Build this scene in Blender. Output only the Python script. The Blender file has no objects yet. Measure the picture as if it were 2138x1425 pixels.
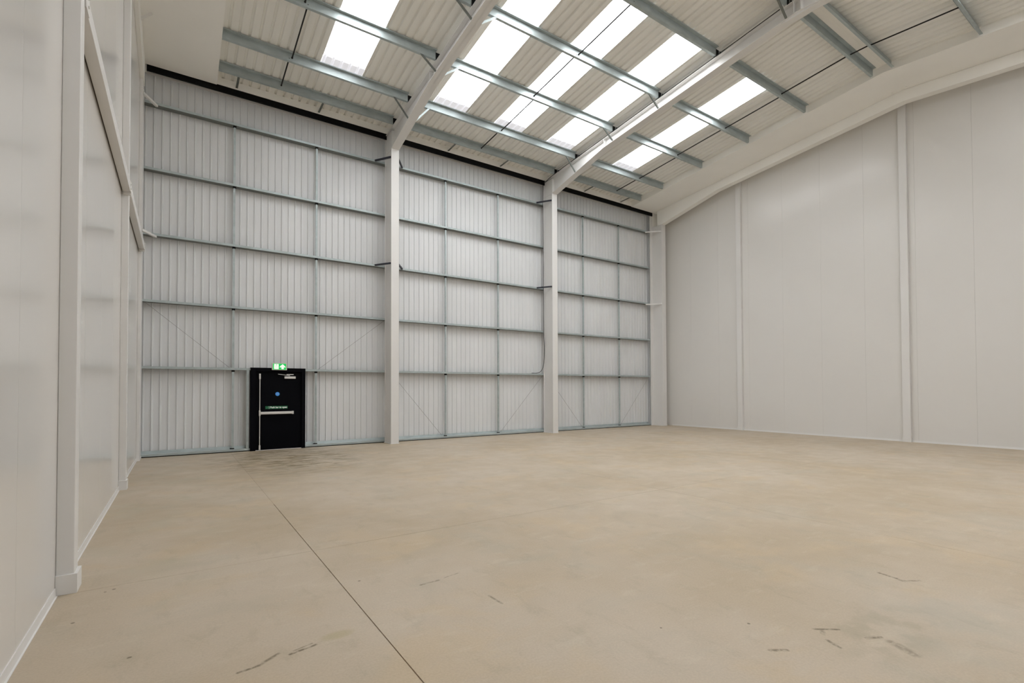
import bpy, bmesh, math, random
from mathutils import Vector, Matrix
random.seed(7)
SC = bpy.context.scene
COL = SC.collection

# ------------------------------------------------------------------ camera
F_PX, YAW, PITCH, ROLL = 1030.889, 0.5944, 0.0183, -0.0032
cy_, sy_ = math.cos(YAW), math.sin(YAW)
fwd = Vector((sy_*math.cos(PITCH), cy_*math.cos(PITCH), math.sin(PITCH)))
rgt = Vector((cy_, -sy_, 0)); upv = rgt.cross(fwd)
cr_, sr_ = math.cos(ROLL), math.sin(ROLL)
r2 = cr_*rgt + sr_*upv; u2 = -sr_*rgt + cr_*upv
cam_d = bpy.data.cameras.new('camera'); cam = bpy.data.objects.new('camera', cam_d); COL.objects.link(cam)
M = Matrix.Identity(4)
for i in range(3):
    M[i][0], M[i][1], M[i][2] = r2[i], u2[i], -fwd[i]
M.translation = Vector((0.7703, -14.3603, 1.571))
cam.matrix_world = M
cam_d.sensor_width = 36; cam_d.lens = F_PX/2138*36; cam_d.shift_y = 80.917/2138
cam_d.clip_start = 0.05; cam_d.clip_end = 200
SC.camera = cam
# ------------------------------------------------------------------ world, light levels, exposure
ROOFLIGHT = 6.6          # radiance of the daylit rooflight sheets
wd = bpy.data.worlds.new('overcast_sky'); SC.world = wd; wd.use_nodes = True
wd.node_tree.nodes['Background'].inputs[0].default_value = (0.92, 0.96, 1.0, 1)
wd.node_tree.nodes['Background'].inputs[1].default_value = 1.0
SC.view_settings.view_transform = 'Standard'; SC.view_settings.look = 'None'
SC.view_settings.exposure = -0.01; SC.view_settings.gamma = 1.0
SC.view_settings.use_curve_mapping = False
SC.cycles.max_bounces = 14; SC.cycles.diffuse_bounces = 10; SC.cycles.glossy_bounces = 6
SC.cycles.sample_clamp_indirect = 6.0

# ------------------------------------------------------------------ materials
def mat(name, col, rough=0.5, metal=0.0, spec=0.5, var=0.06, scale=3.0, stretch=(1, 1, 1), bump=0.0, bscale=60, rvar=0.0):
    m = bpy.data.materials.new(name); m.use_nodes = True
    nt = m.node_tree; b = nt.nodes['Principled BSDF']
    b.inputs['Roughness'].default_value = rough; b.inputs['Metallic'].default_value = metal
    b.inputs['Specular IOR Level'].default_value = spec
    tc = nt.nodes.new('ShaderNodeNewGeometry')
    mp = nt.nodes.new('ShaderNodeVectorMath'); mp.operation = 'MULTIPLY'; mp.inputs[1].default_value = stretch
    nt.links.new(tc.outputs['Position'], mp.inputs[0])
    n = nt.nodes.new('ShaderNodeTexNoise'); n.inputs['Scale'].default_value = scale; n.inputs['Detail'].default_value = 4
    nt.links.new(mp.outputs[0], n.inputs['Vector'])
    r = nt.nodes.new('ShaderNodeMapRange'); r.inputs[1].default_value = 0.3; r.inputs[2].default_value = 0.7
    r.inputs[3].default_value = 1-var; r.inputs[4].default_value = 1+var
    nt.links.new(n.outputs['Fac'], r.inputs[0])
    mx = nt.nodes.new('ShaderNodeMix'); mx.data_type = 'RGBA'; mx.blend_type = 'MULTIPLY'; mx.inputs[0].default_value = 1
    mx.inputs[6].default_value = (*col, 1)
    nt.links.new(r.outputs[0], mx.inputs[7]); nt.links.new(mx.outputs[2], b.inputs['Base Color'])
    if rvar:
        r3 = nt.nodes.new('ShaderNodeMapRange'); r3.inputs[1].default_value = 0.3; r3.inputs[2].default_value = 0.7
        r3.inputs[3].default_value = rough-rvar; r3.inputs[4].default_value = rough+rvar
        nt.links.new(n.outputs['Fac'], r3.inputs[0]); nt.links.new(r3.outputs[0], b.inputs['Roughness'])
    if bump:
        n2 = nt.nodes.new('ShaderNodeTexNoise'); n2.inputs['Scale'].default_value = bscale
        nt.links.new(tc.outputs['Position'], n2.inputs['Vector'])
        bp = nt.nodes.new('ShaderNodeBump'); bp.inputs['Strength'].default_value = bump; bp.inputs['Distance'].default_value = 0.01
        nt.links.new(n2.outputs['Fac'], bp.inputs['Height']); nt.links.new(bp.outputs[0], b.inputs['Normal'])
    return m

def emit(name, col, strength, var=0.02):
    m = bpy.data.materials.new(name); m.use_nodes = True
    nt = m.node_tree; b = nt.nodes['Principled BSDF']
    g = nt.nodes.new('ShaderNodeNewGeometry'); n = nt.nodes.new('ShaderNodeTexNoise'); n.inputs['Scale'].default_value = 1.5
    nt.links.new(g.outputs['Position'], n.inputs['Vector'])
    r = nt.nodes.new('ShaderNodeMapRange'); r.inputs[3].default_value = strength*(1-var); r.inputs[4].default_value = strength*(1+var)
    nt.links.new(n.outputs['Fac'], r.inputs[0]); nt.links.new(r.outputs[0], b.inputs['Emission Strength'])
    b.inputs['Base Color'].default_value = (*col, 1); b.inputs['Emission Color'].default_value = (*col, 1)
    b.inputs['Roughness'].default_value = 0.5
    return m

WHITE = mat('white_steel_paint', (0.725, 0.715, 0.70), 0.42, var=0.02, scale=1.2)
PANEL = mat('white_wall_panel', (0.70, 0.685, 0.66), 0.17, spec=0.5, var=0.012, scale=0.5)
PANELR = mat('satin_white_wall_panel', (0.715, 0.70, 0.675), 0.25, spec=0.45, var=0.012, scale=0.5)
BOARD = mat('white_fire_board', (0.91, 0.90, 0.865), 0.65, spec=0.3, var=0.02, scale=1.0)
SHEET = mat('pale_grey_wall_sheet', (0.68, 0.69, 0.70), 0.42, var=0.03, scale=2.0, stretch=(1, 1, 0.3))
ROOFS = mat('cream_grey_roof_sheet', (0.84, 0.83, 0.79), 0.5, var=0.04, scale=1.5, stretch=(2, 0.3, 1))
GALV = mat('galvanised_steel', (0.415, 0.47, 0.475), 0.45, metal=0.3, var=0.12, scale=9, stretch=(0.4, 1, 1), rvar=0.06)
RAIL = mat('shaded_galvanised_rail', (0.20, 0.215, 0.20), 0.45, metal=0.5, var=0.12, scale=8, stretch=(0.4, 1, 1), rvar=0.06)  # darker copy of the galvanised steel, with shade put into its colour
BLACK = mat('black_powder_coat_and_gap_shade', (0.003, 0.003, 0.003), 0.55, spec=0.15, var=0.2)
NAVY = mat('black_navy_door_paint', (0.0018, 0.002, 0.0036), 0.5, spec=0.06, var=0.15)
NAVYB = mat('dark_navy_brace_paint', (0.02, 0.022, 0.035), 0.45, var=0.15)
ROD = mat('dark_steel_rod', (0.02, 0.018, 0.018), 0.6, metal=0.0, spec=0.2, var=0.15)
WIRE = mat('grey_tie_wire', (0.34, 0.33, 0.33), 0.5, metal=0.3, var=0.1)
SILVER = mat('satin_aluminium', (0.72, 0.71, 0.69), 0.35, metal=0.3, var=0.05)
SUB = mat('dark_joint_filler_and_gap_shade', (0.10, 0.085, 0.07), 0.9, var=0.2)
CABLE = mat('black_cable_sheath', (0.012, 0.012, 0.012), 0.5, var=0.1)
GREEN = mat('green_sign_vinyl', (0.0, 0.125, 0.045), 0.5, var=0.03)
SIGNW = mat('white_sign_lettering', (0.85, 0.88, 0.86), 0.5, var=0.02)
BLUE = mat('blue_sign_vinyl', (0.05, 0.32, 0.85), 0.5, var=0.03)
EXBODY = mat('white_exit_sign_case', (0.78, 0.70, 0.66), 0.4, var=0.03)
EXGREEN = emit('lit_green_exit_face', (0.0, 0.45, 0.08), 0.75)
EXWHITE = emit('lit_white_exit_pictogram', (0.95, 0.97, 0.93), 0.5)
PANE = emit('daylit_rooflight_sheet', (0.97, 0.985, 1.0), ROOFLIGHT)
LAP = emit('overlapped_rooflight_sheet', (0.95, 0.94, 0.98), 0.57)
LAP.node_tree.nodes['Principled BSDF'].inputs['Base Color'].default_value = (0.45, 0.45, 0.47, 1)

# concrete ----------------------------------------------------------
def concrete():
    m = bpy.data.materials.new('power_floated_concrete'); m.use_nodes = True
    nt = m.node_tree; L = nt.links.new; b = nt.nodes['Principled BSDF']
    g = nt.nodes.new('ShaderNodeNewGeometry'); pos = g.outputs['Position']
    def noise(scale, det=4, stretch=None, off=(0, 0, 0), rough=0.55, dist=0.0):
        v = pos
        if stretch:
            a = nt.nodes.new('ShaderNodeVectorMath'); a.operation = 'MULTIPLY_ADD'
            a.inputs[1].default_value = stretch; a.inputs[2].default_value = off; L(pos, a.inputs[0]); v = a.outputs[0]
        n = nt.nodes.new('ShaderNodeTexNoise'); n.inputs['Scale'].default_value = scale; n.inputs['Detail'].default_value = det
        n.inputs['Roughness'].default_value = rough; n.inputs['Distortion'].default_value = dist
        L(v, n.inputs['Vector']); return n.outputs['Fac']
    def rng(v, a, c, lo=0.0, hi=1.0):
        r = nt.nodes.new('ShaderNodeMapRange'); r.interpolation_type = 'SMOOTHSTEP'
        for k, q in enumerate((a, c, lo, hi)): r.inputs[k+1].default_value = q
        L(v, r.inputs[0]); return r.outputs[0]
    def mth(op, a, c=None):
        x = nt.nodes.new('ShaderNodeMath'); x.operation = op
        for k, q in enumerate((a, c)):
            if q is None: continue
            if isinstance(q, (int, float)): x.inputs[k].default_value = q
            else: L(q, x.inputs[k])
        return x.outputs[0]
    def mix(fac, a, c, bt='MIX'):
        x = nt.nodes.new('ShaderNodeMix'); x.data_type = 'RGBA'; x.blend_type = bt
        for k, q in ((0, fac), (6, a), (7, c)):
            if isinstance(q, (int, float)): x.inputs[k].default_value = q
            elif isinstance(q, tuple): x.inputs[k].default_value = (*q, 1)
            else: L(q, x.inputs[k])
        return x.outputs[2]
    c = mix(rng(noise(0.40, 3), 0.32, 0.68), (0.445, 0.362, 0.258), (0.505, 0.428, 0.335))
    c = mix(mth('MULTIPLY', rng(noise(1.1, 6, (1, 1, 1), (7, 3, 0), rough=0.62, dist=0.7), 0.50, 0.70), 0.40), c, (0.395, 0.36, 0.285))      # greyer patches
    c = mix(mth('MULTIPLY', rng(noise(0.85, 5, (1, 1.4, 1), (2, 9, 0), rough=0.6, dist=0.5), 0.52, 0.68), 0.55), c, (0.515, 0.405, 0.27))   # ochre bloom
    c = mix(mth('MULTIPLY', rng(noise(3.6, 6, (1.5, 0.7, 1), (1, 4, 0), rough=0.65, dist=0.4), 0.52, 0.70), 0.30), c, (0.33, 0.285, 0.205))   # trowel mottling
    c = mix(mth('MULTIPLY', rng(noise(4.2, 6, (0.6, 1.5, 1), (11, 4, 0), rough=0.65), 0.53, 0.70), 0.28), c, (0.585, 0.52, 0.415))
    c = mix(mth('MULTIPLY', rng(noise(11, 6, (1.0, 1.0, 1), (5, 14, 0), rough=0.7), 0.58, 0.74), 0.20), c, (0.36, 0.31, 0.23))
    fine = rng(noise(70, 3), 0.25, 0.75, 0.95, 1.05)
    c = mix(1.0, c, fine, 'MULTIPLY')
    # footworn yellow-brown staining in front of the door
    sx = nt.nodes.new('ShaderNodeSeparateXYZ'); L(pos, sx.inputs[0])
    def bell(cx, cy, rx, ry):
        a = mth('POWER', mth('DIVIDE', mth('SUBTRACT', sx.outputs[0], cx), rx), 2.0)
        d = mth('POWER', mth('DIVIDE', mth('SUBTRACT', sx.outputs[1], cy), ry), 2.0)
        return rng(mth('ADD', a, d), 0.0, 1.0, 1.0, 0.0)
    st = rng(noise(2.2, 6, (1.0, 2.6, 1), (3, 1, 0), rough=0.7, dist=0.8), 0.42, 0.62)
    c = mix(mth('MULTIPLY', mth('MULTIPLY', bell(2.85, -1.9, 2.0, 3.2), st), 0.95), c, (0.20, 0.155, 0.085))
    c = mix(mth('MULTIPLY', mth('MULTIPLY', bell(3.2, -2.6, 2.0, 3.2), rng(noise(2.6, 5, (0.8, 2.2, 1), (13, 5, 0)), 0.5, 0.7)), 0.4), c, (0.38, 0.34, 0.28))
    c = mix(mth('MULTIPLY', mth('MULTIPLY', bell(0.6, -6.0, 1.0, 5.5), rng(noise(1.8, 5, (1, 1, 1), (4, 2, 0)), 0.45, 0.7)), 0.45), c, (0.42, 0.38, 0.28))
    c = mix(mth('MULTIPLY', bell(1.63, -11.08, 0.13, 0.07), 0.5), c, (0.36, 0.30, 0.15))
    c = mix(mth('MULTIPLY', mth('MULTIPLY', bell(4.6, -13.05, 0.75, 0.35), rng(noise(6, 5, (1, 1, 1), (5, 5, 0)), 0.42, 0.62)), 0.45), c, (0.33, 0.29, 0.21))
    c = mix(mth('MULTIPLY', mth('MULTIPLY', bell(5.1, -13.25, 0.9, 0.5), rng(noise(3, 5, (1, 1, 1), (9, 2, 0)), 0.35, 0.6)), 0.35), c, (0.40, 0.385, 0.325))
    # tyre and boot scuffs: short worn strokes
    wob = noise(9, 3); brk = rng(noise(26, 4, (1, 1, 1), (8, 8, 0)), 0.36, 0.58)
    SEG = [((1.058, -11.205), (1.161, -11.19), .010, .75), ((1.161, -11.19), (1.275, -11.115), .013, .6), ((1.335, -11.16), (1.487, -11.13), .010, .75),
           ((1.36, -11.13), (1.47, -11.10), .007, .45),
           ((5.723, -12.60), (5.70, -12.73), .014, .7), ((5.70, -12.72), (5.665, -12.79), .014, .7), ((5.69, -12.79), (5.80, -12.86), .012, .55),
           ((2.745, -11.12), (2.752, -11.29), .010, .5), ((2.40, -10.63), (2.56, -10.62), .012, .5), ((2.62, -10.6), (2.77, -10.57), .007, .4),
           ((4.22, -12.765), (4.35, -12.86), .010, .7), ((4.14, -12.88), (4.105, -12.965), .012, .65), ((4.20, -12.83), (4.26, -12.80), .014, .5),
           ((4.37, -13.01), (4.46, -13.055), .012, .6), ((3.73, -12.745), (3.81, -12.80), .014, .6), ((4.44, -13.12), (4.38, -13.25), .03, .4)]
    DOT = [(2.016, -10.263, .009), (3.413, -12.191, .006), (3.944, -12.483, .008), (.543, -10.663, .010), (.36, -9.33, .010), (.31, -9.36, .008), (.19, -9.9, .009)]
    tot = None
    for (a, e, w, s) in SEG + [((x, y), (x+.001, y), w, 1.6) for x, y, w in DOT]:
        ax, ay = a; dx, dy = e[0]-a[0], e[1]-a[1]; l2 = dx*dx+dy*dy
        px = mth('SUBTRACT', sx.outputs[0], ax); py = mth('SUBTRACT', sx.outputs[1], ay)
        t = nt.nodes.new('ShaderNodeMath'); t.operation = 'DIVIDE'; t.use_clamp = True
        L(mth('ADD', mth('MULTIPLY', px, dx), mth('MULTIPLY', py, dy)), t.inputs[0]); t.inputs[1].default_value = l2
        qx = mth('SUBTRACT', px, mth('MULTIPLY', t.outputs[0], dx)); qy = mth('SUBTRACT', py, mth('MULTIPLY', t.outputs[0], dy))
        d = mth('SQRT', mth('ADD', mth('MULTIPLY', qx, qx), mth('MULTIPLY', qy, qy)))
        k = mth('MULTIPLY', rng(d, w*0.25, w*1.6, 1.0, 0.0), s)
        tot = k if tot is None else mth('MAXIMUM', tot, k)
    c = mix(mth('MINIMUM', mth('MULTIPLY', tot, mth('ADD', brk, 0.25)), 0.85), c, (0.12, 0.095, 0.055))
    L(c, b.inputs['Base Color'])
    L(rng(noise(2.5, 4), 0.3, 0.7, 0.42, 0.58), b.inputs['Roughness'])
    b.inputs['Specular IOR Level'].default_value = 0.35
    bp = nt.nodes.new('ShaderNodeBump'); bp.inputs['Strength'].default_value = 0.05; bp.inputs['Distance'].default_value = 0.01
    L(noise(40, 4), bp.inputs['Height']); L(bp.outputs[0], b.inputs['Normal'])
    return m
CONC = concrete()

# ------------------------------------------------------------------ mesh helpers
class MB:
    def __init__(s): s.v = []; s.f = []
    def box(s, x0, x1, y0, y1, z0, z1):
        n = len(s.v); s.v += [(x, y, z) for x in (x0, x1) for y in (y0, y1) for z in (z0, z1)]
        s.f += [tuple(n+i for i in q) for q in ((0, 1, 3, 2), (4, 6, 7, 5), (0, 4, 5, 1), (2, 3, 7, 6), (0, 2, 6, 4), (1, 5, 7, 3))]; return s
    def prism(s, poly, axis, a, b):
        n = len(s.v); k = len(poly)
        for t in (a, b):
            for p, q in poly:
                s.v.append((t, p, q) if axis == 'x' else (p, t, q) if axis == 'y' else (p, q, t))
        s.f.append(tuple(range(n, n+k))); s.f.append(tuple(range(n+2*k-1, n+k-1, -1)))
        for i in range(k):
            j = (i+1) % k; s.f.append((n+i, n+j, n+k+j, n+k+i))
        return s
    def bar(s, p, q, w, h, up=(0, 0, 1)):
        p, q = Vector(p), Vector(q); d = (q-p).normalized(); u = Vector(up)
        if abs(d.dot(u)) > 0.98: u = Vector((1, 0, 0))
        a = d.cross(u).normalized(); c = a.cross(d).normalized(); n = len(s.v)
        for t in (p, q):
            for i, j in ((-1, -1), (1, -1), (1, 1), (-1, 1)): s.v.append(tuple(t + a*(w/2*i) + c*(h/2*j)))
        s.f += [tuple(n+i for i in f) for f in ((3, 2, 1, 0), (4, 5, 6, 7), (0, 1, 5, 4), (1, 2, 6, 5), (2, 3, 7, 6), (3, 0, 4, 7))]; return s
    def cyl(s, p, q, r, k=10):
        p, q = Vector(p), Vector(q); d = (q-p).normalized(); u = Vector((0, 0, 1)) if abs(d.z) < .9 else Vector((1, 0, 0))
        a = d.cross(u).normalized(); c = a.cross(d); n = len(s.v)
        for t in (p, q):
            for i in range(k):
                w = 2*math.pi*i/k; s.v.append(tuple(t + a*(r*math.cos(w)) + c*(r*math.sin(w))))
        s.f.append(tuple(range(n+k-1, n-1, -1))); s.f.append(tuple(range(n+k, n+2*k)))
        for i in range(k):
            j = (i+1) % k; s.f.append((n+i, n+j, n+k+j, n+k+i))
        return s
    def mesh(s, name):
        me = bpy.data.meshes.new(name); me.from_pydata(s.v, [], s.f)
        bm = bmesh.new(); bm.from_mesh(me); bmesh.ops.recalc_face_normals(bm, faces=bm.faces); bm.to_mesh(me); bm.free()
        return me
    def build(s, name, m, parent=None, bevel=0.0, open_=False):
        if open_:
            me = bpy.data.meshes.new(name); me.from_pydata(s.v, [], s.f)
        else: me = s.mesh(name)
        me.materials.append(m); o = bpy.data.objects.new(name, me); COL.objects.link(o)
        if parent: put(o, parent)
        if bevel:
            md = o.modifiers.new('bevel', 'BEVEL'); md.width = bevel; md.segments = 2; md.limit_method = 'ANGLE'
        return o
def put(o, parent):
    o.parent = parent
    o.matrix_parent_inverse = Matrix.Translation(parent.location).inverted()
    return o
def empty(name, loc=(0, 0, 0)):
    o = bpy.data.objects.new(name, None); o.location = loc; o.empty_display_size = 0.2; COL.objects.link(o); return o
def tag(o, label, cat, group=None, kind=None):
    if label: o['label'] = label
    if cat: o['category'] = cat
    if group: o['group'] = group
    if kind: o['kind'] = kind
    return o
def struct(o, label, cat): return tag(o, label, cat, None, 'structure')

# ------------------------------------------------------------------ dimensions (metres; Y = 0 inner face of the wall rails, -Y towards the viewer)
SL = 0.0975; YR = -9.06; YF = -18.12; XR = 18.5
def yy(Y): return -Y if Y >= YR else Y - YF            # distance up the slope from the nearer eave
def zr(Y, z0): return z0 + SL*yy(Y)
Z_SOF, Z_SHEET = 9.21, 9.42

# ------------------------------------------------------------------ floor
floor = MB().box(-0.2, XR+.2, YF-.1, 0.25, -0.16, -0.02).build('floor', SUB)
struct(floor, 'bare beige concrete floor with thin cut joints and a few scuffs', 'floor')
xs = [-0.12, 1.873, 7.04, 12.2, XR+.12]; gx = [0, .007, .003, .003, 0]
ys = [0.22, -6.85, -9.245, YF-.05]; gy = [0, 0, .004, 0]
for i in range(4):
    for j in range(3):
        k = .3 if j == 0 else 1
        MB().box(xs[i]+gx[i]/2*k, xs[i+1]-gx[i+1]/2*k, ys[j+1]+gy[j+1]/2, ys[j]-gy[j]/2, -0.02, 0).build('slab', CONC, floor)

# ------------------------------------------------------------------ back wall: ribbed sheets
wb = MB().box(-0.2, XR+.2, 0.235, 0.30, -0.02, 9.6).build('wall_back', SHEET)
struct(wb, 'ribbed pale grey metal back wall behind the steel rails', 'wall')
P = 1/6
def wall_sheet(x0, z0, z1):
    pts = []
    for k in range(6):
        c = x0 + 0.08 + k*P
        pts += [(c-.024, .200), (c-.012, .180), (c+.012, .180), (c+.024, .200)]
    pts = [(x0, .200)] + pts + [(x0+.998, .200)]
    m = MB(); n = len(pts)
    m.v = [(x, y, z0) for x, y in pts] + [(x, y, z1) for x, y in pts]
    m.f = [(i, i+1, n+i+1, n+i) for i in range(n-1)]
    return m
proto = None
for k in range(18):
    if proto is None:
        proto = wall_sheet(0, 0.0, 9.17).build('cladding_sheet', SHEET, wb, open_=True); continue
    o = proto.copy(); o.location = (k, 0, 0); COL.objects.link(o)
# eave closure and flashing
MB().box(0.08, 17.74, 0.155, 0.175, 9.135, 9.19).build('flashing', WHITE, wb)
MB().box(-0.1, XR+.1, -0.095, -0.075, 9.25, 9.425).box(-.1, XR+.1, -.095, .2, 9.425, 9.43).build('eave_closure', BOARD, wb)
MB().box(17.74, 17.90, -0.02, 0.01, 0.0, 9.3).build('edge_board', WHITE, wb)
MB().box(17.90, XR, 0.0, 0.03, 0.0, 9.3).build('corner_board', BOARD, wb)

# ------------------------------------------------------------------ left and right panel walls
def panel_wall(name, label, xin, side, joints, PANEL=PANEL):
    s = side                                            # +1: wall body lies towards +X of xin
    x_a, x_b = sorted((xin + s*.09, xin + s*.16))
    w = MB().prism([(0.2, -.02), (0.2, zr(0, Z_SOF)+.3), (YR, zr(YR, Z_SOF)+.2), (YF, zr(YF, Z_SOF)+.2), (YF, -.02)], 'x', x_a, x_b).build(name, PANEL)
    struct(w, label, 'wall')
    J = sorted(joints, reverse=True)
    xa, xb = sorted((xin, xin + s*.09))
    for a, b in zip(J, J[1:]):
        a2, b2 = a-.0012, b+.0012
        poly = [(a2, .004), (a2, zr(a2, Z_SOF)+.02)]
        if a2 > YR > b2: poly.append((YR, zr(YR, Z_SOF)+.02))
        poly += [(b2, zr(b2, Z_SOF)+.02), (b2, .004)]
        MB().prism(poly, 'x', xa, xb).build('panel', PANEL, w)
    return w
JL = [0.15, -1.02, -2.27, -3.52, -4.3, -5.45, -6.7, -7.95, -9.12, -10.37, -11.62, -12.87, -14.12, -15.37, -16.62, YF]
JR = [0.15, -1.5, -2.77, -4.03, -5.29, -6.545, -7.805, -9.1, -10.37, -11.63, -12.88, -14.13, -15.38, -16.63, YF]
wl = panel_wall('wall_left', 'glossy white panelled wall along the left with faint reflections', 0.0, -1, JL)
wr = panel_wall('wall_right', 'tall white panelled wall on the right with vertical joints', XR, 1, JR, PANELR)
wf = MB().box(-.2, XR+.2, YF-.1, YF, -.02, 9.6).build('wall_front', SHEET); struct(wf, 'plain pale end wall behind the viewer', 'wall')
bl = MB()
for a, b in ((-0.54, -4.19), (-4.44, -9.0), (-9.26, YF)):
    bl.prism([(0.0, 0), (0.0, .065), (.006, .065), (.008, .004), (.018, .004), (.018, 0)], 'y', a, b)
struct(bl.build('baseboard_left', WHITE), 'white metal angle trim along the foot of the left wall', 'baseboard')
br = MB()
for a, b in ((-0.54, -3.53), (-3.74, -8.72), (-8.92, YF)):
    br.prism([(XR, 0), (XR, .05), (XR-.008, .05), (XR-.012, .006), (XR-.04, .006), (XR-.04, 0)], 'y', a, b)
struct(br.build('baseboard_right', WHITE), 'thin white angle trim along the foot of the right wall', 'baseboard')

# ------------------------------------------------------------------ ceiling: ribbed roof sheets, rooflights, fire soffits
ceil = MB().prism([(-8.90, zr(-8.90, Z_SHEET)-.012), (YR, zr(YR, Z_SHEET)-.008), (-9.22, zr(-9.22, Z_SHEET)-.012),
                   (-9.22, zr(-9.22, Z_SHEET)+.03), (YR, zr(YR, Z_SHEET)+.03), (-8.90, zr(-8.90, Z_SHEET)+.03)], 'x', -.2, XR+.2).build('ceiling', BOARD)
struct(ceil, 'ribbed metal roof lining sloping up to a flat ridge capping', 'ceiling')
def roof_strip(x0, ya, yb, dz=0.0, w=1.0):
    pts = []
    for k in range(5):
        c = x0 + 0.05 + k*.2
        pts += [(c-.034, .0), (c-.016, .036), (c+.016, .036), (c+.034, .0)]
    if w == 1.0: pts = [(x0, 0)] + pts[0:] + [(x0+1.0, 0)]
    m = MB(); n = len(pts)
    for Y in (ya, yb): m.v += [(x, Y, zr(Y, Z_SHEET)+z+dz) for x, z in pts]
    m.f = [(i, i+1, n+i+1, n+i) for i in range(n-1)]
    return m
LIGHTS = {3: 'in the left bay', 6: 'in the middle bay, leftmost of its three', 8: 'in the middle bay, centre one crossed by a thin rod',
          10: 'in the middle bay, beside the right rafter', 13: 'in the right bay'}
SEGS = [(-1.78, -3.55), (-3.55, -5.32), (-5.32, -7.08)]
mir = lambda Y: YF - Y
wn = 0
for slope in (0, 1):
    G = (lambda Y: Y) if slope == 0 else mir
    for n in range(-1, 18):
        x0 = n + .6
        if (n in LIGHTS) if slope == 0 else (n in (4, 6, 8, 10, 13)):  # far-slope rooflights are unseen additions, positioned to light the room
            roof_strip(x0, G(.2), G(-1.78)).build('roof_sheet', ROOFS, ceil, open_=True)
            roof_strip(x0, G(-7.08), G(-8.92)).build('roof_sheet', ROOFS, ceil, open_=True)
            wn += 1
            w = empty('window_%d' % wn, (x0+.5, G(-4.4), zr(-4.4, Z_SHEET)))
            struct(w, ('bright white translucent rooflight strip ' + LIGHTS.get(n, '')) if slope == 0 else 'added unseen rooflight strip beyond the ridge, put in to light the room', 'rooflight')
            for a, b in SEGS:
                roof_strip(x0, G(a), G(b)).build('pane', PANE, w, open_=True)
            roof_strip(x0+.0, G(-1.79), G(-2.13), -.006).build('lap', LAP, w, open_=True)
        else:
            roof_strip(x0, G(.2), G(-8.92)).build('roof_sheet', ROOFS, ceil, open_=True)
for x0, x1 in ((-.1, 1.515), (16.49, XR+.1)):
    MB().prism([(-.10, zr(-.1, Z_SOF)), (YR, zr(YR, Z_SOF)), (YF, zr(YF, Z_SOF)), (YF, zr(YF, Z_SOF)+.02), (YR, zr(YR, Z_SOF)+.02), (-.10, zr(-.1, Z_SOF)+.02)], 'x', x0, x1).build('soffit_board', BOARD, ceil)
    xa, xb = (1.495, 1.515) if x0 < 1 else (16.49, 16.51)
    MB().prism([(-.10, zr(-.1, Z_SOF)+.02), (YR, zr(YR, Z_SOF)+.02), (YF, zr(YF, Z_SOF)+.02), (YF, zr(YF, Z_SHEET)), (YR, zr(YR, Z_SHEET)), (-.10, zr(-.1, Z_SHEET))], 'x', xa, xb).build('soffit_upstand', BOARD, ceil)
for Y in (-1.62, -3.42, -8.85, -9.18):
    MB().cyl((17.75, Y, zr(Y, Z_SOF)-.025), (17.75, Y, zr(Y, Z_SOF)), .025).build('boss', BOARD, ceil)
# wall posts' head trim is the boxed gable rafter below

# ------------------------------------------------------------------ portal columns
HB, CD = .119, .537
def i_column(cx, label):
    t = tag(empty('column', (cx, -CD/2, 0)), label, 'column', 'white steel portal columns along the back wall')
    m = MB(); m.box(cx-HB, cx+HB, -CD, -CD+.02, 0, 8.64); m.build('front_flange', WHITE, t, bevel=.002)
    MB().box(cx-HB, cx+HB, -.02, -.001, 0, 9.17).build('rear_flange', WHITE, t)
    MB().prism([(-CD+.02, .0), (-.02, 0), (-.02, 9.17), (-CD+.02, 9.17)], 'x', cx-.092, cx+.092).build('web', WHITE, t)
    MB().box(cx-HB+.004, cx+HB-.004, -CD+.02, -.02, 8.615, 8.632).build('stiffener', WHITE, t)
    MB().box(cx-HB-.02, cx+HB+.02, -CD-.02, .0, 0, .012).build('base_plate', WHITE, t)
    return t
c1 = i_column(6.0, 'white steel column left of the middle bay, right of the black door')
c2 = i_column(12.0, 'white steel column right of the middle bay with a black cable up its side')
def boxed_column(x0, x1, label, top):
    t = tag(empty('column', ((x0+x1)/2, -CD/2, 0)), label, 'column', 'white steel portal columns along the back wall')
    MB().box(x0, x1, -CD, -.001, 0, top).build('casing', WHITE, t, bevel=.004)
    MB().box(x0-.01, x1+.01, -CD-.01, -.001, 0, .05).build('base_trim', WHITE, t)
    return t
c0 = boxed_column(.001, .06, 'white boxed corner column at the left end of the back wall', 8.62)
c3 = boxed_column(17.88, 18.12, 'white boxed corner column at the right end of the back wall', 8.62)

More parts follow.
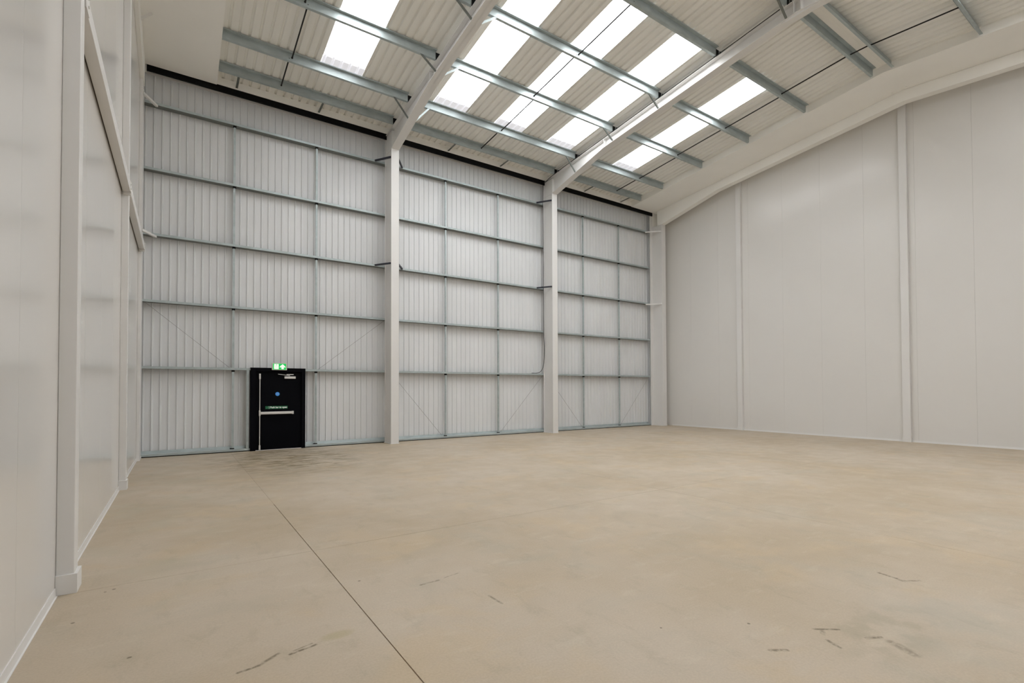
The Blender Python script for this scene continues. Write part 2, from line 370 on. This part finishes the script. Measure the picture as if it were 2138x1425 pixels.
# ------------------------------------------------------------------ rafters
def zb(d): return 8.633 + (d-.537)*.2247 if d < 3.15 else 9.220 + (d-3.15)*.0945
def zt(d): return 9.195 + SL*d
def i_rafter(cx, label, front=False):
    G = (lambda d: -d) if not front else (lambda d: YF + d)
    t = tag(empty('rafter', (cx, G(4.5), 9.4)), label, 'rafter', 'white steel roof rafters')
    D = [.517, 3.15, 9.06]
    MB().prism([(G(D[0]), zb(D[0])), (G(D[1]), zb(D[1])), (G(D[2]), zb(D[2])), (G(D[2]), zt(D[2])-.014), (G(.02), zt(.02)-.014), (G(.02), 9.17), (G(.517), 9.17)], 'x', cx-.006, cx+.006).build('web', WHITE, t)
    MB().prism([(G(.0), zt(0)-.014), (G(9.06), zt(9.06)-.014), (G(9.06), zt(9.06)), (G(.0), zt(0))], 'x', cx-HB, cx+HB).build('top_flange', WHITE, t)
    m = MB()
    for a, b in ((.537, 3.15), (3.15, 9.06)):
        m.prism([(G(a), zb(a)-.0), (G(b), zb(b)-.0), (G(b), zb(b)+.016), (G(a), zb(a)+.016)], 'x', cx-HB, cx+HB)
    m.build('bottom_flange', WHITE, t)
    for d in (3.15, 8.98):
        MB().box(cx-HB+.003, cx+HB-.003, *sorted((G(d), G(d+.012))), zb(d)+.016, zt(d)-.014).build('stiffener', WHITE, t)
    if not front:
        for d in (.69, 1.8, 3.55, 5.317, 7.11, 8.85):
            m = MB(); z = zt(d)
            for sx in (-1, 1):
                m.box(cx+sx*.07-.055, cx+sx*.07+.055, -d-.008, -d-.001, z, z+.185)
            m.box(cx-.105, cx+.105, -d, -d+.06, z, z+.008)
            m.build('purlin_cleat', BLACK, t)
    else:
        pass
    return t
r1 = i_rafter(6.0, 'white steel rafter over the left bay edge, rising from the left column')
r2_ = i_rafter(12.0, 'white steel rafter rising from the right column with a cable along it')
i_rafter(6.0, 'white rafter continuing beyond the ridge from the left column line', True)
i_rafter(12.0, 'white rafter end beyond the ridge with welded apex plates, top edge', True)
# apex plates
for cx, t in ((6.0, r1), (12.0, r2_)):
    MB().prism([(-8.55, zb(8.55)), (YR, zb(9.06)-.06), (-9.57, zb(8.55)), (-9.57, zb(8.55)+.02), (YR, zb(9.06)+.01), (-8.55, zb(8.55)+.02)], 'x', cx-.085, cx+.085).build('apex_haunch', WHITE, t)
def boxed_rafter(x0, x1, label):
    t = tag(empty('rafter', ((x0+x1)/2, -4.5, 9.2)), label, 'rafter', 'white steel roof rafters')
    zl = lambda d: zb(d) - .01
    MB().prism([(-.30, 8.58), (-.537, zl(.537)), (-3.15, zl(3.15)), (YR, zl(9.06)), (YF+3.15, zl(3.15)), (YF+.3, zl(.537)), (YF+.3, Z_SOF+.02), (YR, Z_SOF-.004+SL*9.06), (-.30, Z_SOF-.004+SL*.3)], 'x', x0, x1).build('casing', BOARD, t, bevel=.004)
    return t
g0 = boxed_rafter(.001, .078, 'white boxed gable rafter along the top of the left wall')
g3 = boxed_rafter(17.88, 18.12, 'white boxed gable rafter along the top of the right wall')
# stub braces of the left gable rafter, seen against the soffit
MB().bar((.04, -1.84, 9.16), (.26, -1.84, 9.375), .05, .012, (0, 1, 0)).build('fly_brace', WHITE, g0)

# ------------------------------------------------------------------ purlins
PY = [.69, 1.80, 3.55, 5.317, 7.11, 8.85]
ORD = ['first above the eave', 'second above the eave', 'third above the eave', 'fourth above the eave', 'fifth above the eave', 'topmost beside the ridge']
BAYS = [('left bay', 1.52, 5.885), ('middle bay', 6.115, 11.885), ('right bay', 12.115, 16.42)]
def purlin(x0, x1, d, label, front=False):
    s = -1 if not front else 1
    Y = -d if not front else YF + d
    t = tag(empty('purlin', ((x0+x1)/2, Y, zt(d)+.1)), label, 'purlin', 'galvanised roof purlins')
    z0 = zt(d) + .025; z1 = Z_SHEET + SL*d - .012
    yw = Y - s*0.0
    # Z section: web upright, top flange towards the viewer, bottom flange towards the eave
    zf = lambda q: z1 + SL*q                            # top flange follows the roof slope
    prof = [(yw, z0), (yw - s*.062, z0 - SL*.062), (yw - s*.062, z0-SL*.062+.016), (yw - s*.058, z0-SL*.058+.016), (yw - s*.058, z0-SL*.058+.004), (yw - s*.004, z0+.004),
            (yw - s*.004, z1), (yw + s*.078, zf(.078)), (yw + s*.078, zf(.078)-.022), (yw + s*.074, zf(.074)-.022), (yw + s*.074, zf(.074)-.004), (yw, z1-.004)]
    MB().prism(prof, 'x', x0, x1).build('z_section', GALV, t)
    return t
PUR = {}
for b, (bn, x0, x1) in enumerate(BAYS):
    for k, d in enumerate(PY):
        if b == 0 and k > 3: continue                   # out of the picture
        PUR[b, k] = purlin(x0, x1, d, 'galvanised roof purlin over the %s, %s' % (bn, ORD[k]))
purlin(12.02, 16.42, 8.85, 'galvanised roof purlin just beyond the ridge over the right bay', True)
purlin(12.02, 16.42, 7.11, 'galvanised roof purlin beyond the ridge, nearest the top right corner', True)
# fly braces from the purlins down to the rafters' bottom flanges
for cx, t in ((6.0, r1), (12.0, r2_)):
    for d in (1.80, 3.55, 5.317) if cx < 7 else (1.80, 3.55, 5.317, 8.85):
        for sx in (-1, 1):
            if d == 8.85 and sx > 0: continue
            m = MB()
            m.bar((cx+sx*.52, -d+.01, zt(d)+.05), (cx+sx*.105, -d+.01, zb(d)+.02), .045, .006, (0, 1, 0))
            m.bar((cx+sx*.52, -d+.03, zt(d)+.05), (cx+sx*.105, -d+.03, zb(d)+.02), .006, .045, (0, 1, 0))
            m.build('fly_brace', GALV if sx > 0 else RAIL, t)  # left braces use the darker copy, so their backlit shade is painted in
# sag rods
for b, (bn, xc) in enumerate((('left bay', 2.93), ('middle bay', 8.87), ('right bay', 15.05))):
    t = tag(empty('sag_rod', (xc, -4.5, 9.6)), 'thin dark sag rod running up the roof through the purlins of the %s' % bn, 'rod', 'roof sag rods')
    D = [.69, 1.80, 3.55, 5.317, 7.11, 8.85]
    last = 3 if b == 0 else 5
    for i in range(last):
        o = (.03 if i % 2 else -.03)
        a, c = D[i], D[i+1]
        MB().cyl((xc+o, -a-.0, zt(a)+.11), (xc+o, -c+.0, zt(c)+.09), .016, 8).build('rod', ROD, t)
        MB().cyl((xc+o, -a-.02, zt(a)+.11), (xc+o, -a+.02, zt(a)+.11), .022, 6).build('nut', ROD, t)
    if b == 2:
        MB().cyl((xc, -8.85, zt(8.85)+.1), (xc, YF+8.85, zt(8.85)+.1), .016, 8).build('rod', ROD, t)
        MB().cyl((xc, YF+8.85, zt(8.85)+.09), (xc, YF+7.11, zt(7.11)+.11), .016, 8).build('rod', ROD, t)
# struts from the first purlin down to the eave beam
for b, L in enumerate(((1.95, 3.95), (7.95, 9.95), (13.85, 15.85))):
    for i, x in enumerate(L):
        t = MB().bar((x, -.66, zt(.69)+.04), (x, -.09, 9.285), .05, .01).bar((x+.02, -.66, zt(.69)+.055), (x+.02, -.09, 9.30), .01, .04).build('eave_strut', RAIL)
        tag(t, 'short grey eave strut below the first purlin, %s of two in the %s' % (('left', 'right')[i], BAYS[b][0]), 'strut', 'eave struts')

# ------------------------------------------------------------------ black eave beams
for bn, x0, x1 in (('left bay', .10, 5.985), ('middle bay', 6.02, 11.985), ('right bay', 12.02, 17.86)):
    t = tag(empty('eave_beam', ((x0+x1)/2, -.04, 9.18)), 'long black eave beam along the top of the back wall, %s' % bn, 'beam', 'black eave beams')
    MB().prism([(-.06, 9.10), (-.02, 9.10), (-.02, 9.105), (-.055, 9.105), (-.055, 9.257), (-.02, 9.257), (-.02, 9.262), (-.06, 9.262)], 'x', x0, x1).build('c_section', BLACK, t)
    for xe in ([x0] if x0 < 1 else []) + [x1-.16 if x1 < 17 else x1-.05]:
        MB().box(xe, xe+(.16 if x1 < 17 and xe > 1 else .012), -.075, -.061, 9.075, 9.285).build('end_plate', BLACK, t)
    if x0 < 1: MB().box(.06, .10, -.06, -.02, 9.06, 9.31).build('bracket', WHITE, t)

# ------------------------------------------------------------------ wall rails
ZR = [2.084, 3.655, 5.236, 6.79, 8.36]
RO = ['lowest above the floor rail', 'second up', 'third up, with braces to the columns', 'fourth up', 'topmost under the eave beam']
WB = [('left bay', .055, 5.995), ('middle bay', 6.005, 11.995), ('right bay', 12.005, 17.74)]
for bn, x0, x1 in WB:
    for k, z in enumerate(ZR):
        t = tag(empty('wall_rail', ((x0+x1)/2, .08, z)), 'horizontal galvanised wall rail across the %s, %s' % (bn, RO[k]), 'rail', 'galvanised wall rails')
        a, b = x0, x1
        MB().prism([(.004, z), (.170, z), (.170, z+.058), (.167, z+.058), (.167, z+.003), (.004, z+.003)], 'x', a, b).build('web', RAIL, t)  # underside shade painted in through the darker steel; the flange stays light
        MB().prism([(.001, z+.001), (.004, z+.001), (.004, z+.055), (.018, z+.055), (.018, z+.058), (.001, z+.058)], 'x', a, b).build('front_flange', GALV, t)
# floor rails
def floor_rail(x0, x1, label):
    t = tag(empty('floor_rail', ((x0+x1)/2, .08, 0)), label, 'rail', 'galvanised floor rails')
    MB().prism([(.001, .022), (.170, .022), (.170, .14), (.166, .14), (.150, .075), (.006, .075), (.001, .070)], 'x', x0, x1).build('section', GALV, t)
    MB().box(x0, x1, .015, .170, .0, .022).build('shadow_gap_strip', BLACK, t)  # black strip painting in the shadow gap under the rail
floor_rail(.055, 2.31, 'galvanised rail at the foot of the back wall, left of the black door')
floor_rail(3.645, 5.995, 'galvanised rail at the foot of the back wall, between black door and column')
floor_rail(6.005, 11.995, 'galvanised rail at the foot of the back wall across the middle bay')
floor_rail(12.005, 17.74, 'galvanised rail at the foot of the back wall across the right bay')
# vertical sag bars
NB = {'left bay': ('left of the black door', 'right of the black door'), 'middle bay': ('left one', 'right one'), 'right bay': ('left one', 'right one')}
for bn, L in (('left bay', (1.925, 3.935)), ('middle bay', (7.92, 9.935)), ('right bay', (13.885, 15.865))):
    for i, x in enumerate(L):
        t = tag(empty('sag_bar', (x, .06, 0)), 'slim vertical galvanised bar tying the rails in the %s, %s' % (bn, NB[bn][i]), 'bar', 'vertical sag bars')
        zs = [.075] + ZR
        for a, b in zip(zs, zs[1:]):
            MB().prism([(x-.024, .03), (x+.024, .03), (x+.024, .07), (x+.020, .07), (x+.020, .034), (x-.020, .034), (x-.020, .07), (x-.024, .07)], 'z', a+(.003 if a > 1 else 0), b).build('bar_length', GALV, t)
        for z in ZR:
            MB().box(x-.035, x+.035, .025, .075, z-.045, z-.001).build('bracket', BLACK, t)
        MB().box(x-.06, x+.035, .012, .06, .076, .10).build('bracket', BLACK, t)
t = MB().prism([(2.225, .005), (2.285, .005), (2.285, .12), (2.28, .12), (2.28, .01), (2.225, .01)], 'z', .076, ZR[0]).build('door_post', GALV)
tag(t, 'galvanised steel post just left of the black door frame', 'post')
# rail-to-column braces
for cx, t in ((6.0, c1), (12.0, c2)):
    for z in (ZR[2], ZR[4]):
        for sx in (-1, 1):
            MB().bar((cx+sx*.42, -.012, z+.03), (cx+sx*.105, -.50, z+.03), .045, .045).build('rail_brace', NAVYB, t)
for z in (ZR[2], ZR[4]):
    MB().bar((.30, -.012, z-.03), (.05, -.49, z-.03), .05, .05).build('rail_brace', WHITE, c0)
    MB().bar((17.44, -.012, z-.03), (17.90, -.49, z-.03), .05, .05).build('rail_brace', WHITE, c3)
# diagonal tie wires
for i, (p, q, lab) in enumerate((
        ((.10, .08, ZR[1]), (1.85, .08, ZR[0]+.06), 'thin diagonal tie wire, left of the black door above the lowest rail'),
        ((5.9, .08, ZR[1]), (4.0, .08, ZR[0]+.06), 'thin diagonal tie wire, right of the black door above the lowest rail'),
        ((6.1, .08, ZR[0]), (7.80, .08, .10), 'thin diagonal tie wire low in the middle bay, left one'),
        ((11.9, .08, ZR[0]), (10.05, .08, .10), 'thin diagonal tie wire low in the middle bay, right one'),
        ((12.1, .08, ZR[0]), (13.82, .08, .10), 'thin diagonal tie wire low in the right bay, left one'),
        ((17.7, .08, ZR[0]), (15.95, .08, .10), 'thin diagonal tie wire low in the right bay, right one'))):
    tag(MB().cyl(p, q, .0055, 6).build('tie_wire', WIRE), lab, 'wire', 'diagonal tie wires')

# ------------------------------------------------------------------ black cable on the right column
cu = bpy.data.curves.new('power_cable', 'CURVE'); cu.dimensions = '3D'; cu.bevel_depth = .010; cu.bevel_resolution = 2
pts = [(11.35, .02, 2.155), (11.58, .0, 2.16), (11.72, -.03, 2.22), (11.82, -.045, 2.40), (11.875, -.045, 2.75), (11.868, -.04, 3.6), (11.866, -.035, 6.5), (11.866, -.035, 9.0),
       (11.865, -.06, 9.17), (11.868, -.20, 9.17), (11.870, -.40, 9.225)] + [(11.872, -d, zt(d)+.012) for d in (.8, 2, 3.5, 5.2, 7, 8.7)]
sp = cu.splines.new('BEZIER'); sp.bezier_points.add(len(pts)-1)
for bp_, p in zip(sp.bezier_points, pts):
    bp_.co = p; bp_.handle_left_type = bp_.handle_right_type = 'AUTO'
cu.materials.append(CABLE)
tmp = bpy.data.objects.new('t', cu); COL.objects.link(tmp)
cab = bpy.data.objects.new('power_cable', bpy.data.meshes.new_from_object(tmp.evaluated_get(bpy.context.evaluated_depsgraph_get()))); COL.objects.link(cab)
bpy.data.objects.remove(tmp)
tag(cab, 'thin black cable climbing the right column and following its rafter', 'cable')

# ------------------------------------------------------------------ left wall: posts and horizontal beam
def wall_post(x0, x1, y0, y1, top, label, pl):
    t = tag(empty('wall_post', ((x0+x1)/2, (y0+y1)/2, 0)), label, 'post', 'white boxed wall posts')
    MB().box(x0, x1, y0, y1, 0, top).build('casing', WHITE, t, bevel=.004)
    s = 1 if x0 < 9 else -1
    xa, xb = (x0, x1+pl) if s > 0 else (x0-pl, x1)
    MB().box(xa, xb, y0-pl, y1+pl, 0, .15 if s > 0 else .12).build('plinth', WHITE, t, bevel=.002)
    return t
def top(Y): return zb(yy(Y)) - .02
wall_post(.001, .108, -9.23, -9.06, top(-9), 'tall white boxed post on the left wall, nearest the viewer', .022)
wall_post(.001, .090, -4.42, -4.24, top(-4.3), 'white boxed post on the left wall, near the back corner', .018)
wall_post(XR-.11, XR-.001, -3.79, -3.60, Z_SOF+SL*3.7-.01, 'white boxed post on the right wall, left of the pair', .012)
wall_post(XR-.11, XR-.001, -8.95, -8.76, Z_SOF+SL*8.85-.01, 'white boxed post on the right wall, nearer of the pair', .012)
for y0, y1, lab in ((-9.04, -4.43, 'white horizontal beam on the left wall between the two posts'), (-4.23, -.55, 'white horizontal beam on the left wall between post and back corner')):
    t = tag(empty('wall_beam', (.07, (y0+y1)/2, 4.8)), lab, 'beam', 'white beams on the left wall')
    MB().box(.012, .113, y0, y1, 4.745, 4.90).build('beam_body', WHITE, t, bevel=.003)
    MB().box(.001, .012, y0, y1, 4.76, 4.90).build('dark_gap_strip', SUB, t)  # dark strip standing in for the shaded gap between beam and wall
    for ye in ((y0, y1) if y1 < -2 else (y1,)):
        MB().box(.112, .121, ye-.10 if ye == y1 else ye-.03, ye+.03 if ye == y1 else ye+.12, 4.735, 4.90).build('end_cleat', WHITE, t)
        for dz in (.04, .11):
            MB().cyl((.121, ye+(-.05 if ye == y1 else .05), 4.745+dz), (.130, ye+(-.05 if ye == y1 else .05), 4.745+dz), .011, 6).build('bolt', SILVER, t)
    MB().box(.022, .121, y1-.02, y1+.04, 4.70, 4.745).build('end_cleat', WHITE, t)

# ------------------------------------------------------------------ door
door = empty('door_1', (2.98, -.03, 0)); struct(door, 'black fire exit door with silver push bar in the back wall', 'door')
fr = MB()
fr.box(2.315, 2.435, -.06, .16, 0, 2.155).box(3.545, 3.642, -.06, .16, 0, 2.155).box(2.435, 3.545, -.06, .16, 2.055, 2.155)
fr.box(2.435, 2.455, -.01, .16, 0, 2.055).box(3.525, 3.545, -.01, .16, 0, 2.055)
fr.build('frame', NAVY, door, bevel=.004)
MB().box(2.445, 3.535, -.005, .04, .012, 2.05).build('leaf', NAVY, door, bevel=.003)
MB().box(2.43, 3.55, -.05, .05, 0, .012).build('threshold', SILVER, door)
lr = MB().box(2.522, 2.540, -.045, -.030, .05, 1.98).build('latch_rod', SILVER, door)
for z0, z1 in ((1.86, 2.0), (.02, .14), (.90, 1.04)):
    MB().box(2.512, 2.55, -.05, -.006, z0, z1).build('latch_case', SILVER, lr, bevel=.004)
pb = MB().prism([(-.085, .948), (-.065, .935), (-.006, .935), (-.006, 1.005), (-.075, 1.005), (-.085, .995)], 'x', 2.55, 3.33).build('push_bar', SILVER, door)
MB().box(3.30, 3.345, -.09, -.005, .93, 1.01).build('end_cap', SILVER, pb, bevel=.004)
dc = MB().box(3.12, 3.395, -.055, -.006, 1.875, 1.935).build('door_closer', SILVER, door, bevel=.006)
MB().bar((3.25, -.05, 1.955), (2.96, -.06, 1.995), .022, .012).bar((3.17, -.05, 1.985), (3.34, -.05, 1.988), .025, .02).build('arm', SILVER, dc)
def text(s, size, x, y, z, m, parent, name='lettering', width=None, bold=0.0, ext=.0006):
    c = bpy.data.curves.new('t', 'FONT'); c.body = s; c.size = size; c.extrude = ext; c.align_x = 'CENTER'; c.align_y = 'CENTER'; c.offset = bold
    o = bpy.data.objects.new('t', c); COL.objects.link(o)
    dg = bpy.context.evaluated_depsgraph_get(); me = bpy.data.meshes.new_from_object(o.evaluated_get(dg))
    bpy.data.objects.remove(o)
    w = max(v.co.x for v in me.vertices) - min(v.co.x for v in me.vertices)
    k = (width/w) if width else 1.0
    for v in me.vertices:
        a, b_, e = v.co; v.co = (x + a*k, y - e, z + b_)
    me.materials.clear(); me.materials.append(m)
    o = bpy.data.objects.new(name, me); COL.objects.link(o); return put(o, parent)
# "Push bar to open" plate
ps = MB().box(2.665, 3.205, -.009, -.006, 1.075, 1.150).build('push_sign', GREEN, door)
text('Push bar to open', .062, 2.985, -.0105, 1.114, SIGNW, ps, width=.405, bold=.0025)
MB().bar((2.688, -.0105, 1.112), (2.703, -.0105, 1.098), .0012, .010, (0, 1, 0)).bar((2.703, -.0105, 1.098), (2.737, -.0105, 1.136), .0012, .010, (0, 1, 0)).build('tick', SIGNW, ps)
MB().box(2.752, 2.760, -.0112, -.0095, 1.082, 1.143).build('divider', SIGNW, ps)
# blue round notice
ds = MB().cyl((2.955, -.009, 1.467), (2.955, -.0055, 1.467), .052, 28).build('notice_disc', BLUE, door)
text('Fire door', .020, 2.955, -.0105, 1.486, SIGNW, ds, width=.062)
text('keep shut', .020, 2.955, -.0105, 1.460, SIGNW, ds, width=.066)

# exit sign above the door
ex = empty('exit_sign', (2.985, -.09, 2.19)); tag(ex, 'lit green running-man exit sign over the black door', 'sign')
MB().box(2.805, 3.165, -.115, -.061, 2.098, 2.284).build('case', EXBODY, ex, bevel=.006)
fc = MB().box(2.825, 3.145, -.119, -.115, 2.112, 2.270).build('face', EXGREEN, ex)
MB().box(2.853, 2.962, -.1206, -.119, 2.125, 2.257).build('pictogram_doorway', EXWHITE, fc)
MB().prism([(2.988, 2.188), (3.058, 2.255), (3.128, 2.188), (3.128, 2.168), (3.086, 2.176), (3.086, 2.127), (3.030, 2.127), (3.030, 2.176), (2.988, 2.168)], 'y', -.1206, -.119).build('arrow', EXWHITE, fc)
rm = MB().cyl((2.914, -.1206, 2.236), (2.914, -.122, 2.236), .011, 12)
for a, b, w in (((2.912, 2.224), (2.900, 2.186), .020), ((2.908, 2.216), (2.932, 2.204), .008), ((2.906, 2.218), (2.884, 2.208), .008), ((2.884, 2.208), (2.876, 2.192), .008),
                ((2.900, 2.186), (2.922, 2.168), .011), ((2.922, 2.168), (2.916, 2.140), .010), ((2.900, 2.186), (2.888, 2.162), .011), ((2.888, 2.162), (2.866, 2.156), .010)):
    rm.bar((a[0], -.1213, a[1]), (b[0], -.1213, b[1]), .0014, w, (0, 1, 0))
rm.build('running_figure', EXGREEN, fc)
